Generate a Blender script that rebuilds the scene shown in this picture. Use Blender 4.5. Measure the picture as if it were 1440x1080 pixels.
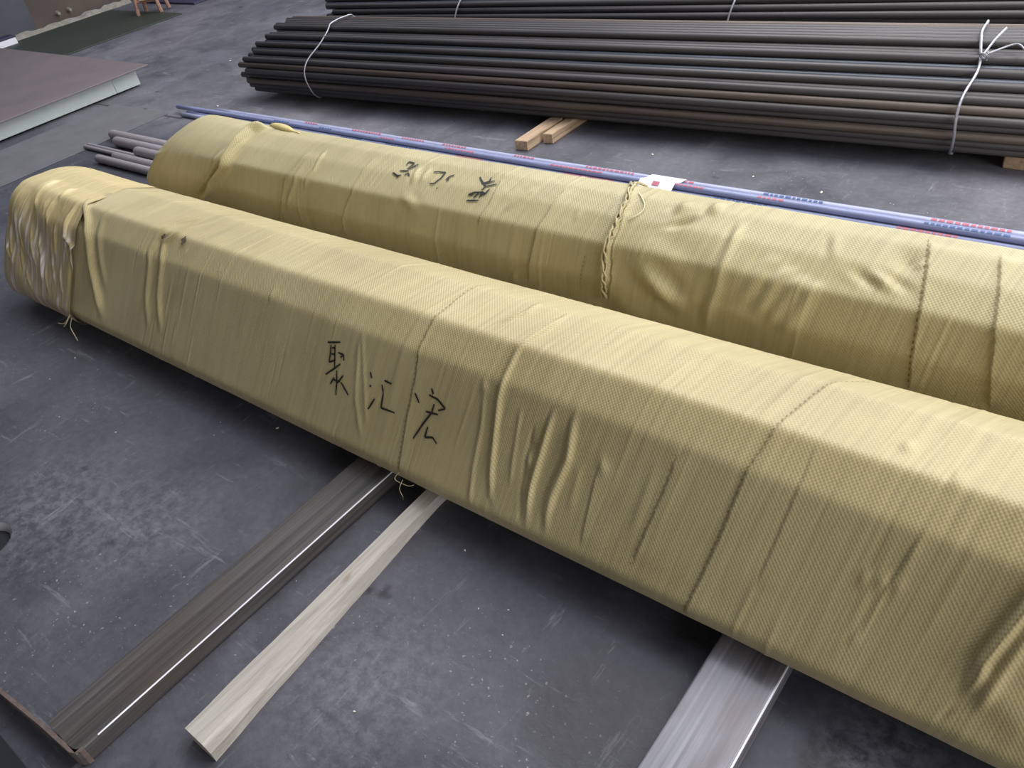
import bpy, bmesh, math, random
import numpy as np
from mathutils import Vector, Matrix
for o in list(bpy.data.objects): bpy.data.objects.remove(o)
SC = bpy.context.scene; COL = SC.collection
H = 1.5                                     # camera height; +x runs along the wrapped bundles, +y away
# ------------------------------------------------------------------ camera
R = [[0.7773579, -0.2785737, 0.5640136], [0.6092687, 0.5565413, -0.5648482], [-0.156545, 0.7827251, 0.602358]]
cd = bpy.data.cameras.new('camera'); cam = bpy.data.objects.new('camera', cd); COL.objects.link(cam)
M4 = Matrix(R).to_4x4(); M4.translation = (0, 0, H); cam.matrix_world = M4
cd.sensor_width = 36; cd.lens = 36*1150/1440; cd.clip_start = .02; cd.clip_end = 200
SC.camera = cam
# ------------------------------------------------------------------ world, lights, exposure
W = bpy.data.worlds.new('world'); SC.world = W; W.use_nodes = True
bg = W.node_tree.nodes['Background']; bg.inputs[0].default_value = (.70, .74, .84, 1); bg.inputs[1].default_value = 1.0
def area(name, loc, target, sx, sy, power, col):
    l = bpy.data.lights.new(name, 'AREA'); l.shape = 'RECTANGLE'; l.size = sx; l.size_y = sy; l.energy = power; l.color = col
    o = bpy.data.objects.new(name, l); COL.objects.link(o); o.location = loc
    o.rotation_euler = (Vector(target)-Vector(loc)).to_track_quat('-Z', 'Y').to_euler(); return o
area('daylight_opening', (6.5, -.3, 2.5), (-1.2, 1.0, .2), 4, 2.4, 330, (1, .975, .93))
area('roof_light', (-.5, 4.5, 5.2), (-.8, 3.6, 0), 11, 2.6, 700, (1, .985, .96))
area('back_fill_light', (1.5, 13, 3.4), (-1.0, 2.5, 0), 13, 4.5, 800, (.96, .98, 1))  # added area light without a door, brightens the far floor and piles
vs = SC.view_settings; vs.view_transform = 'Standard'; vs.look = 'None'; vs.gamma = 1; vs.use_curve_mapping = False; vs.exposure = 0.0
# ------------------------------------------------------------------ helpers
def lin(r, g, b): return tuple((c/255/12.92 if c/255 <= .04045 else ((c/255+.055)/1.055)**2.4) for c in (r, g, b))+(1,)
class Mat:
    def __init__(s, name, rough=.7, metal=0, spec=.5):
        s.m = bpy.data.materials.new(name); s.m.use_nodes = True; s.t = s.m.node_tree
        s.b = s.t.nodes['Principled BSDF']; s.b.inputs['Roughness'].default_value = rough
        s.b.inputs['Metallic'].default_value = metal; s.b.inputs['Specular IOR Level'].default_value = spec
    def n(s, typ, **kw):
        n = s.t.nodes.new(typ)
        for k, v in kw.items(): setattr(n, k, v)
        return n
    def l(s, a, b): s.t.links.new(a, b)
    def coord(s, kind='Object', scale=(1, 1, 1), rot=(0, 0, 0)):
        c = s.n('ShaderNodeTexCoord'); mp = s.n('ShaderNodeMapping'); s.l(c.outputs[kind], mp.inputs[0])
        mp.inputs['Scale'].default_value = scale; mp.inputs['Rotation'].default_value = rot; return mp.outputs[0]
    def noise(s, vec, scale=5, detail=6, rough=.6, dist=0):
        n = s.n('ShaderNodeTexNoise'); s.l(vec, n.inputs['Vector']); n.inputs['Scale'].default_value = scale
        n.inputs['Detail'].default_value = detail; n.inputs['Roughness'].default_value = rough; n.inputs['Distortion'].default_value = dist
        return n.outputs[0]
    def ramp(s, fac, stops):
        r = s.n('ShaderNodeValToRGB'); s.l(fac, r.inputs[0]); e = r.color_ramp.elements
        while len(e) > 1: e.remove(e[0])
        for i, (p, c) in enumerate(stops):
            q = e[0] if i == 0 else e.new(p)
            q.position = p; q.color = c if not isinstance(c, (int, float)) else (c, c, c, 1)
        return r.outputs[0]
    def mix(s, fac, a, b, mode='MIX'):
        x = s.n('ShaderNodeMix', data_type='RGBA', blend_type=mode)
        if isinstance(fac, (int, float)): x.inputs[0].default_value = fac
        else: s.l(fac, x.inputs[0])
        for i, v in ((6, a), (7, b)):
            if isinstance(v, tuple): x.inputs[i].default_value = v
            else: s.l(v, x.inputs[i])
        return x.outputs[2]
    def math(s, op, a, b=0.0, c=None):
        x = s.n('ShaderNodeMath', operation=op)
        for i, v in enumerate((a, b) if c is None else (a, b, c)):
            if isinstance(v, (int, float)): x.inputs[i].default_value = v
            else: s.l(v, x.inputs[i])
        return x.outputs[0]
    def color(s, v):
        if isinstance(v, tuple): s.b.inputs['Base Color'].default_value = v
        else: s.l(v, s.b.inputs['Base Color'])
    def rough(s, v): s.l(v, s.b.inputs['Roughness'])
    def bump(s, h, strength=.3, dist=.01, prev=None):
        b = s.n('ShaderNodeBump'); s.l(h, b.inputs['Height']); b.inputs['Strength'].default_value = strength; b.inputs['Distance'].default_value = dist
        if prev is not None: s.l(prev, b.inputs['Normal'])
        s.l(b.outputs[0], s.b.inputs['Normal']); return b.outputs[0]

def link(name, me, mat, parent=None, loc=None, smooth=False):
    o = bpy.data.objects.new(name, me); COL.objects.link(o)
    if mat is not None and not me.materials: me.materials.append(mat.m if isinstance(mat, Mat) else mat)
    if parent is not None: o.parent = parent
    if loc is not None: o.location = loc
    if smooth: me.shade_smooth()
    return o
def mesh(name, verts, faces):
    me = bpy.data.meshes.new(name); me.from_pydata([tuple(map(float, v)) for v in verts], [], faces); me.update(); return me
def bm_obj(name, bm, mat, parent=None, loc=None, smooth=False):
    me = bpy.data.meshes.new(name); bm.normal_update(); bm.to_mesh(me); bm.free(); return link(name, me, mat, parent, loc, smooth)
def tag(o, label=None, cat=None, group=None, kind=None):
    for k, v in (('label', label), ('category', cat), ('group', group), ('kind', kind)):
        if v: o[k] = v
    return o
def empty(name, loc, label, cat, group=None):
    o = bpy.data.objects.new(name, None); COL.objects.link(o); o.location = loc; o.empty_display_size = .1
    return tag(o, label, cat, group)
def box_bm(x0, x1, y0, y1, z0, z1, bevel=0, seg=2, bm=None):
    own = bm is None; bm = bm or bmesh.new()
    vs_ = [bm.verts.new(p) for p in ((x0, y0, z0), (x1, y0, z0), (x1, y1, z0), (x0, y1, z0), (x0, y0, z1), (x1, y0, z1), (x1, y1, z1), (x0, y1, z1))]
    for f in ((3, 2, 1, 0), (4, 5, 6, 7), (0, 1, 5, 4), (1, 2, 6, 5), (2, 3, 7, 6), (3, 0, 4, 7)): bm.faces.new([vs_[i] for i in f])
    if bevel: bmesh.ops.bevel(bm, geom=list(bm.edges), offset=bevel, segments=seg, affect='EDGES', profile=.5)
    return bm
def tube_mesh(name, pts, rad, n=8, caps=True):
    """a round bar swept along points; rad a number or a list"""
    P = np.array(pts, float); m = len(P); rr = np.full(m, rad) if np.isscalar(rad) else np.array(rad)
    T = np.gradient(P, axis=0); T /= np.linalg.norm(T, axis=1)[:, None]+1e-12
    up = np.array([0, 0, 1.]) if abs(T[0][2]) < .9 else np.array([0, 1., 0])
    V = []; F = []
    a = np.cross(T[0], up); a /= np.linalg.norm(a)
    for i in range(m):
        a = a-T[i]*a.dot(T[i]); a /= np.linalg.norm(a); b = np.cross(T[i], a)
        for k in range(n):
            t = 2*math.pi*k/n; V.append(P[i]+rr[i]*(math.cos(t)*a+math.sin(t)*b))
    for i in range(m-1):
        for k in range(n):
            F.append((i*n+k, i*n+(k+1) % n, (i+1)*n+(k+1) % n, (i+1)*n+k))
    if caps: F.append(tuple(range(n))[::-1]); F.append(tuple((m-1)*n+k for k in range(n)))
    return mesh(name, V, F)
# ------------------------------------------------------------------ materials
def mat_floor():
    m = Mat('concrete', .55, spec=.45); v = m.coord('Object')
    big = m.noise(v, .55, 5, .55, .4); mid = m.noise(v, 3.2, 8, .65, .6); fine = m.noise(v, 42, 8, .7)
    c = m.ramp(big, [(.30, lin(54, 56, 66)), (.5, lin(69, 70, 80)), (.70, lin(86, 86, 94))])
    c = m.mix(.75, c, m.ramp(mid, [(.30, .52), (.5, .95), (.70, 1.32)]), 'MULTIPLY')
    c = m.mix(.42, c, m.ramp(fine, [(.32, .58), (.52, 1.0), (.70, 1.45)]), 'MULTIPLY')
    gy = m.n('ShaderNodeSeparateXYZ'); m.l(v, gy.inputs[0])      # brighter light beyond the bundles, painted into the floor colour
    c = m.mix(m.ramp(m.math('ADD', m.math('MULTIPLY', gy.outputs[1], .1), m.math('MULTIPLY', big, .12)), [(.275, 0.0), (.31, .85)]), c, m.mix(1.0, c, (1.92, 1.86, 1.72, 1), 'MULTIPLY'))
    # pale scuffs dragged in two directions, chalky patches, dark oil drops
    for rot, sc, lo in ((.5, (1.2, 9, 1), .60), (-.9, (8, 1.4, 1), .60), (.1, (2.5, 14, 1), .62)):
        w = m.coord('Object', sc, (0, 0, rot)); s_ = m.noise(w, 2.2, 9, .72, .3)
        c = m.mix(m.ramp(s_, [(lo, 0.0), (lo+.12, .50)]), c, lin(150, 150, 158))
    sp = m.noise(v, 95, 3, .5); pat = m.noise(v, 1.3, 4, .6)
    c = m.mix(m.math('MULTIPLY', m.ramp(sp, [(.66, 0.0), (.72, .7)]), m.ramp(pat, [(.5, 0.0), (.62, 1.0)])), c, lin(165, 165, 172))
    oil = m.noise(v, 7, 3, .5); c = m.mix(m.ramp(oil, [(.70, 0.0), (.76, .75)]), c, lin(34, 34, 38))
    geo = m.n('ShaderNodeTexCoord').outputs['Object']
    def disc(x, y, r, soft, sx=1):                    # a patch with a place of its own: stain, pale speckle, painted shadow
        d = m.n('ShaderNodeVectorMath', operation='SUBTRACT'); m.l(geo, d.inputs[0]); d.inputs[1].default_value = (x, y, 0)
        q = m.n('ShaderNodeVectorMath', operation='MULTIPLY'); m.l(d.outputs[0], q.inputs[0]); q.inputs[1].default_value = (sx, 1, 0)
        ln = m.n('ShaderNodeVectorMath', operation='LENGTH'); m.l(q.outputs[0], ln.inputs[0])
        e = m.math('ADD', ln.outputs['Value'], m.math('MULTIPLY', m.math('SUBTRACT', mid, .5), r*.5))
        return m.ramp(e, [(max(r-soft, 0), 1.0), (r+soft, 0.0)])
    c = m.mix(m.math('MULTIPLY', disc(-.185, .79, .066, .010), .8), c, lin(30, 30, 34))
    speckle = m.ramp(m.noise(v, 30, 6, .75), [(.42, 0.0), (.62, 1.0)])
    for q in ((-2.30, .30, .20, .16), (-1.95, .42, .14, .14), (-1.05, .42, .14, .12), (-.12, .86, .10, .08)): c = m.mix(m.math('MULTIPLY', m.math('MULTIPLY', disc(*q), speckle), .30), c, lin(150, 152, 165))  # pale speckled patches at fixed places
    c = m.mix(m.math('MULTIPLY', disc(-.62, .63, .12, .06, .9), .45), c, lin(24, 24, 26))  # painted shadow on the floor left of the grey tube
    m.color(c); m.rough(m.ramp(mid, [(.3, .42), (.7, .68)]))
    nb = m.bump(mid, .25, .012); nb = m.bump(fine, .28, .004, nb)
    return m
def mat_wrap(name, tint, gloss=.46):
    m = Mat(name, gloss, spec=.42)
    uv = m.n('ShaderNodeUVMap').outputs[0]
    sep = m.n('ShaderNodeSeparateXYZ'); m.l(uv, sep.inputs[0]); u, v_ = sep.outputs[0], sep.outputs[1]
    w = m.math('ADD', u, m.math('MULTIPLY', v_, -.15))
    k = 2*math.pi/.0086
    wav = m.math('MULTIPLY', m.math('SINE', m.math('MULTIPLY', w, k)), m.math('SINE', m.math('MULTIPLY', m.math('ADD', v_, m.math('MULTIPLY', u, .05)), k)))
    comb = m.n('ShaderNodeCombineXYZ'); m.l(w, comb.inputs[0]); m.l(v_, comb.inputs[1])
    def nz(sx, sy, sc, det, r=.6):
        mp = m.n('ShaderNodeMapping'); m.l(comb.outputs[0], mp.inputs[0]); mp.inputs['Scale'].default_value = (sx, sy, 1)
        return m.noise(mp.outputs[0], sc, det, r)
    streak = nz(60, 2.2, 1, 5); streak2 = nz(220, 5, 1, 3); blot = nz(1, 1, 2.2, 4)
    c = m.ramp(blot, [(.3, tint[0]), (.5, tint[1]), (.72, tint[2])])
    c = m.mix(.42, c, m.ramp(streak, [(.3, .72), (.5, 1.0), (.7, 1.16)]), 'MULTIPLY')
    c = m.mix(.30, c, m.ramp(streak2, [(.3, .75), (.5, 1.0), (.7, 1.2)]), 'MULTIPLY')
    c = m.mix(.30, c, m.ramp(m.math('MULTIPLY_ADD', wav, .5, .5), [(.05, .55), (.35, 1.0), (1, 1.06)]), 'MULTIPLY')
    m.color(c)
    nb = m.bump(streak, .22, .006); nb = m.bump(streak2, .16, .002, nb); nb = m.bump(wav, .30, .0010, nb)
    m.b.inputs['Sheen Weight'].default_value = .12
    return m
def mat_plain(name, col, rough=.6, metal=0, var=.25, scale=(8, 8, 8), bump=.15, spec=.5, ns=3):
    m = Mat(name, rough, metal, spec); v = m.coord('Object', scale); n = m.noise(v, ns, 6, .65)
    c = m.mix(1.0, col, m.ramp(n, [(.25, 1-var), (.5, 1.0), (.78, 1+var)]), 'MULTIPLY'); m.color(c)
    if bump: m.bump(n, bump, .004)
    return m
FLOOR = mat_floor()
WRAP_F = mat_wrap('woven_wrap_front', (lin(160, 147, 106), lin(172, 159, 116), lin(182, 170, 128)))
WRAP_B = mat_wrap('woven_wrap_rear', (lin(158, 147, 107), lin(169, 158, 117), lin(178, 167, 127)))
INK = mat_plain('marker_ink', lin(22, 24, 22), .5, var=.3, bump=0)
THREAD = mat_plain('olive_thread', lin(128, 112, 66), .7, var=.2, bump=0)
PALE_THREAD = mat_plain('pale_thread', lin(205, 198, 160), .6, var=.1, bump=0)
BLACKPIPE = mat_plain('mill_scale_pipe', lin(68, 65, 67), .5, .2, .5, (.6, 25, 25), .1, ns=2)
RUSTPIPE = mat_plain('brown_scale_pipe', lin(86, 75, 69), .52, .2, .5, (.7, 25, 25), .1, ns=2)
BLUEPIPE = mat_plain('dark_blue_scale_pipe', lin(66, 71, 81), .42, .3, .4, (.5, 25, 25), .1, ns=2)
WIRE = mat_plain('galvanised_wire', lin(168, 168, 176), .4, .6, .15, bump=0)
GREYROD = mat_plain('grey_rod', lin(140, 134, 140), .55, .1, .12, (3, 20, 20), .05)
PVC = mat_plain('blue_grey_plastic', lin(160, 164, 192), .38, 0, .18, (3, 30, 30), .0)
PVCD = mat_plain('slate_blue_plastic', lin(130, 138, 174), .38, 0, .2, (3, 30, 30), .0)
PVCR = mat_plain('red_print', lin(176, 98, 114), .5, 0, .25, (60, 30, 30), 0)
PVCB = mat_plain('blue_print', lin(70, 92, 140), .5, 0, .2, (60, 30, 30), 0)
LABELM = mat_plain('white_tag', lin(216, 214, 224), .5, 0, .04, bump=0)
def mat_wood(name, base, dark):
    m = Mat(name, .75, spec=.3); v = m.coord('Object', (28, 1.6, 28)); n = m.noise(v, 1.6, 6, .65, .6); f = m.noise(m.coord('Object', (160, 5, 160)), 1, 4, .6)
    c = m.ramp(n, [(.28, dark), (.5, base), (.72, tuple(min(1, x*1.15) for x in base[:3])+(1,))])
    c = m.mix(.4, c, m.ramp(f, [(.3, .72), (.55, 1.0), (.8, 1.1)]), 'MULTIPLY')
    kn = m.noise(m.coord('Object', (14, 5, 14)), 1.2, 2, .5); c = m.mix(m.ramp(kn, [(.68, 0.0), (.74, .5)]), c, lin(120, 92, 70))
    m.color(c); m.bump(f, .3, .003); return m
WOODG = mat_wood('weathered_pale_wood', lin(168, 163, 157), lin(142, 135, 128))
WOODB = mat_wood('brown_scrap_wood', lin(172, 148, 124), lin(124, 102, 84))
WOODR = mat_wood('reddish_wood', lin(158, 122, 106), lin(124, 92, 80))
def mat_tube(name, base, hi, rough, metal):
    m = Mat(name, rough, metal); s1 = m.noise(m.coord('Object', (95, 1.4, 95)), 1, 6, .6); s2 = m.noise(m.coord('Object', (6, 3, 6)), 1.5, 5, .6)
    c = m.mix(m.ramp(s1, [(.4, 0.0), (.72, 1.0)]), base, hi)
    c = m.mix(m.ramp(s2, [(.45, 0.0), (.7, .45)]), c, lin(84, 70, 60)); m.color(c)
    m.rough(m.ramp(s1, [(.3, rough-.08), (.7, rough+.12)])); m.bump(s1, .12, .002); return m
TUBEB = mat_tube('black_scaled_steel', lin(66, 64, 64), lin(98, 95, 94), .5, .3)
TUBES = mat_tube('bare_grey_steel', lin(100, 100, 108), lin(142, 142, 152), .42, .5)
EDGE = mat_plain('painted_edge_highlight', lin(214, 214, 224), .45, .2, .25, (3, 3, 3), 0)  # pale colour that paints the highlight on the beam edges
RUSTED = mat_plain('rust_brown_edge', lin(96, 84, 80), .7, .1, .4, (20, 20, 20), .2)
WALLM = Mat('brown_wall_sheet', .7); _v = WALLM.coord('Object', (1, .5, 1.5)); _n = WALLM.noise(_v, 1.4, 6, .6, .4)
WALLM.color(WALLM.ramp(_n, [(.3, lin(58, 50, 48)), (.55, lin(74, 62, 56)), (.75, lin(86, 74, 66))])); WALLM.bump(_n, .2, .01)
WALLG = mat_plain('slate_wall_panel', lin(62, 64, 72), .6, 0, .2, (1, 1, 1), .1)
KERB = mat_plain('chalky_kerb', lin(132, 128, 120), .85, 0, .35, (6, 6, 6), .5)
PLATE = mat_plain('brown_grey_sheet', lin(108, 99, 102), .62, .1, .16, (1.2, 1.2, 1.2), .1, ns=2)
WHITEB = mat_plain('pale_green_white_paint', lin(182, 190, 188), .5, 0, .06, (4, 4, 4), .05)
GREENM = mat_plain('dark_green_mat', lin(44, 52, 46), .6, 0, .2, (2, 2, 2), .15)
NAVY = mat_plain('navy_sheet', lin(44, 42, 68), .6, 0, .2, bump=.1)
DARK = mat_plain('flat_black', lin(24, 26, 32), .6, 0, .2, bump=.1)
CHIP = mat_plain('pale_chips', lin(205, 200, 192), .8, 0, .15, bump=0)
FILM = Mat('bleached_wrap_end', .42, spec=.5)
_uv = FILM.n('ShaderNodeUVMap').outputs[0]; _mp = FILM.n('ShaderNodeMapping'); FILM.l(_uv, _mp.inputs[0]); _mp.inputs['Scale'].default_value = (34, 3.2, 1)
_s = FILM.noise(_mp.outputs[0], 1, 5, .6, .4); _mp2 = FILM.n('ShaderNodeMapping'); FILM.l(_uv, _mp2.inputs[0]); _mp2.inputs['Scale'].default_value = (150, 8, 1)
_s2 = FILM.noise(_mp2.outputs[0], 1, 4, .6)
_c = FILM.ramp(_s, [(.32, lin(178, 164, 112)), (.46, lin(158, 142, 104)), (.54, lin(172, 160, 142)), (.62, lin(206, 202, 204))])
_c = FILM.mix(.5, _c, FILM.ramp(_s2, [(.3, .75), (.5, 1.0), (.7, 1.18)]), 'MULTIPLY'); _sx = FILM.n('ShaderNodeSeparateXYZ'); FILM.l(_uv, _sx.inputs[0])
_k = FILM.math('ADD', _sx.outputs[1], FILM.math('MULTIPLY', FILM.math('SUBTRACT', _s, .5), .35)); _c = FILM.mix(FILM.ramp(_k, [(.36, 0.0), (.46, 1.0)]), _c, FILM.mix(.4, lin(196, 180, 134), FILM.ramp(_s2, [(.3, .75), (.5, 1.0), (.7, 1.18)]), 'MULTIPLY'))
FILM.color(_c)
FILM.bump(_s2, .2, .003, FILM.bump(_s, .5, .010))
# ------------------------------------------------------------------ the setting
def floor():
    bm = bmesh.new(); hx, hy, hr = -2.325, .135, .085
    outer = [bm.verts.new(p) for p in ((-16, -7, 0), (12, -7, 0), (12, 16, 0), (-16, 16, 0))]
    ring = [bm.verts.new((hx+hr*math.cos(t*math.pi/24), hy+hr*math.sin(t*math.pi/24), 0)) for t in range(48)]
    E_ = [bm.edges.new((outer[i], outer[(i+1) % 4])) for i in range(4)]+[bm.edges.new((ring[i], ring[(i+1) % 48])) for i in range(48)]
    bmesh.ops.triangle_fill(bm, use_beauty=True, edges=E_)
    low = [bm.verts.new((v.co.x, v.co.y, -.06)) for v in ring]
    for i in range(48): bm.faces.new((ring[i], ring[(i+1) % 48], low[(i+1) % 48], low[i]))
    bm.faces.new(low)
    bmesh.ops.recalc_face_normals(bm, faces=bm.faces)
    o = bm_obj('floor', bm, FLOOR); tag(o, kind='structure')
    pass
    if o.data.polygons[0].normal.z < 0: o.data.flip_normals()
    bm = bmesh.new()                                     # a worn bright metal lip round the hole
    a = [(hx+r*math.cos(t*math.pi/24), hy+r*math.sin(t*math.pi/24), z) for r, z in ((hr, .001), (hr-.004, -.004), (hr-.012, -.016), (hr-.012, -.055)) for t in range(48)]
    vv = [bm.verts.new(p) for p in a]
    for k in range(3):
        for i in range(48): bm.faces.new((vv[k*48+i], vv[k*48+(i+1) % 48], vv[(k+1)*48+(i+1) % 48], vv[(k+1)*48+i]))
    bmesh.ops.recalc_face_normals(bm, faces=bm.faces)
    bm_obj('hole_lip', bm, mat_plain('worn_lip', lin(150, 150, 156), .5, .2, .2), o, smooth=True)
    bm = bmesh.new(); bmesh.ops.create_circle(bm, cap_ends=True, segments=32, radius=hr-.0125, matrix=Matrix.Translation((hx, hy, -.022)))
    bm_obj('hole_shade_disc', bm, DARK, o)  # dark disc standing in for the shade inside the hole
    bm = bmesh.new()                                      # saw-cut joints of the slab, filled with dirt
    for x0, x1, y0, y1 in ((-5.80, -5.775, -7, 2.55), (-9.3, -5.1, 2.62, 2.635)):
        box_bm(x0, x1, y0, y1, -.004, .0012, bm=bm)
    bm_obj('floor_joint', bm, mat_plain('joint_dirt', lin(58, 56, 60), .9, bump=0), o)
    return o
FL = floor()
def wall():
    o = bm_obj('wall_left', box_bm(-9.95, -9.7, -7, 14, 0, 3.4), WALLM); tag(o, kind='structure')
    p = bm_obj('wall_panel', box_bm(-9.7, -9.675, .2, 3.86, .02, 2.6, .004), WALLG, o); p['label'] = 'slate grey sheet panel at the left end'
    bm = bmesh.new(); rnd = random.Random(5); ys = np.arange(2.6, 5.0, .06); V = []; F = []
    for y in ys:
        j = rnd.uniform(-.012, .012); h = .022+rnd.uniform(-.012, .012)
        V += [(-9.675, y, 0), (-9.675, y, h+.02), (-9.64+j, y, h), (-9.625+j, y, 0)]
    for i in range(len(ys)-1):
        for k in range(3): F.append((i*4+k, (i+1)*4+k, (i+1)*4+k+1, i*4+k+1))
    F += [(0, 1, 2, 3), tuple(len(V)-4+q for q in (3, 2, 1, 0))]
    k = link('trim_1', mesh('trim_1', V, F), KERB); tag(k, kind='structure')
    for y in (4.13, 4.26):
        b = bmesh.new(); bmesh.ops.create_cone(b, cap_ends=True, segments=10, radius1=.024, radius2=.016, depth=.05, matrix=Matrix.Translation((-9.672, y, .115)) @ Matrix.Rotation(math.pi/2, 4, 'Y'))
        bm_obj('wall_lug', b, KERB, o)
    b = bm_obj('wall_back', box_bm(-16, 12, 15.8, 16, 0, 4), WALLM); tag(b, kind='structure')
    # unseen wall and low ceiling behind the camera, added to darken the near floor
    b = bm_obj('wall_front_added', box_bm(-16, 6, -2.6, -2.4, 0, 3.3), mat_plain('added_wall_grey', lin(158, 152, 146), .85, 0, .1, (1, 1, 1), .1)); tag(b, kind='structure')
    b = bm_obj('ceiling_added', box_bm(-16, 6, -2.6, .7, 3.301, 3.45), mat_plain('dark_blocker_boards', lin(120, 114, 108), .85, 0, .15, (1, 1, 1), .1)); tag(b, kind='structure')
wall()
def far_things():
    o = bm_obj('floor_mat', box_bm(-9.55, -8.12, 3.15, 4.62, 0.0005, .012, .003), GREENM)
    tag(o, 'dark green floor mat lying along the brown wall', 'mat')
    o = bm_obj('plastic_sheet', box_bm(-9.4, -8.35, 4.92, 5.7, .0005, .02, .004), NAVY)
    tag(o, 'dark navy sheet on the floor beyond the small wooden stool', 'sheet')
    t = empty('carton', (-9.5, 3.32, 0), 'small white carton with a blue top on the floor beside the brown wall', 'box')
    bm_obj('carton_body', box_bm(-.075, .075, -.30, .20, 0, .07, .005), LABELM, t)
    bm_obj('carton_lid', box_bm(-.08, .08, -.305, .205, .0701, .09, .004), NAVY, t)
    # stool, four splayed legs, rails, seat board
    t = empty('wooden_stool', (-8.62, 4.63, 0), 'small reddish wooden stool with splayed legs standing on the dark green mat', 'stool')
    ft = [(-.09, -.15, .012), (.11, .0, .012), (.02, .15, .012), (-.18, .0, .012)]
    for i, a in enumerate(ft):
        top = (a[0]*.62, a[1]*.62, .42)
        link('leg', tube_mesh('leg', [a, top], .019, 6), WOODR, t)
    for z in (.13, .30):
        for i in range(4):
            k = 1-.38*z/.42; a, b = ft[i], ft[(i+1) % 4]
            link('rail', tube_mesh('rail', [(a[0]*k, a[1]*k, z), (b[0]*k, b[1]*k, z)], .012, 6), WOODR, t)
    s = bm_obj('seat', box_bm(-.13, .13, -.13, .13, .42, .445, .006), WOODB, t); s.rotation_euler = (0, 0, .65)
    s = bm_obj('lower_shelf', box_bm(-.09, .09, -.09, .09, .142, .155, .004), WOODB, t); s.rotation_euler = (0, 0, .65)
    # low white-sided platform with an overhanging brown-grey sheet
    t = empty('low_platform', (-6.22, 3.0, 0), 'low platform with pale painted side and brown-grey sheet top at left', 'platform')
    bm_obj('side_board', box_bm(-.02, .012, -4.8, -.20, .012, .128, .003), WHITEB, t)
    bm_obj('end_board', box_bm(-3.0, .012, -.198, -.0, .012, .128, .003), WHITEB, t)
    bm_obj('core', box_bm(-3.0, -.021, -4.79, -.20, .03, .127), DARK, t)
    bm_obj('top_sheet', box_bm(-3.2, .10, -4.9, .07, .1285, .140, .003), PLATE, t)
    for y in (-.6, -2.2, -3.8):
        bm_obj('foot', box_bm(-.3, -.1, y-.08, y+.08, 0, .03), DARK, t)
    o = bm_obj('steel_sheet', box_bm(-6.02, -5.30, -1.2, 2.66, .0005, .004, .001), mat_plain('grey_floor_plate', lin(104, 104, 108), .6, .15, .18, (2, 2, 2), .1))
    tag(o, 'thin grey steel sheet flat on the floor beside the low platform', 'sheet')
far_things()
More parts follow.
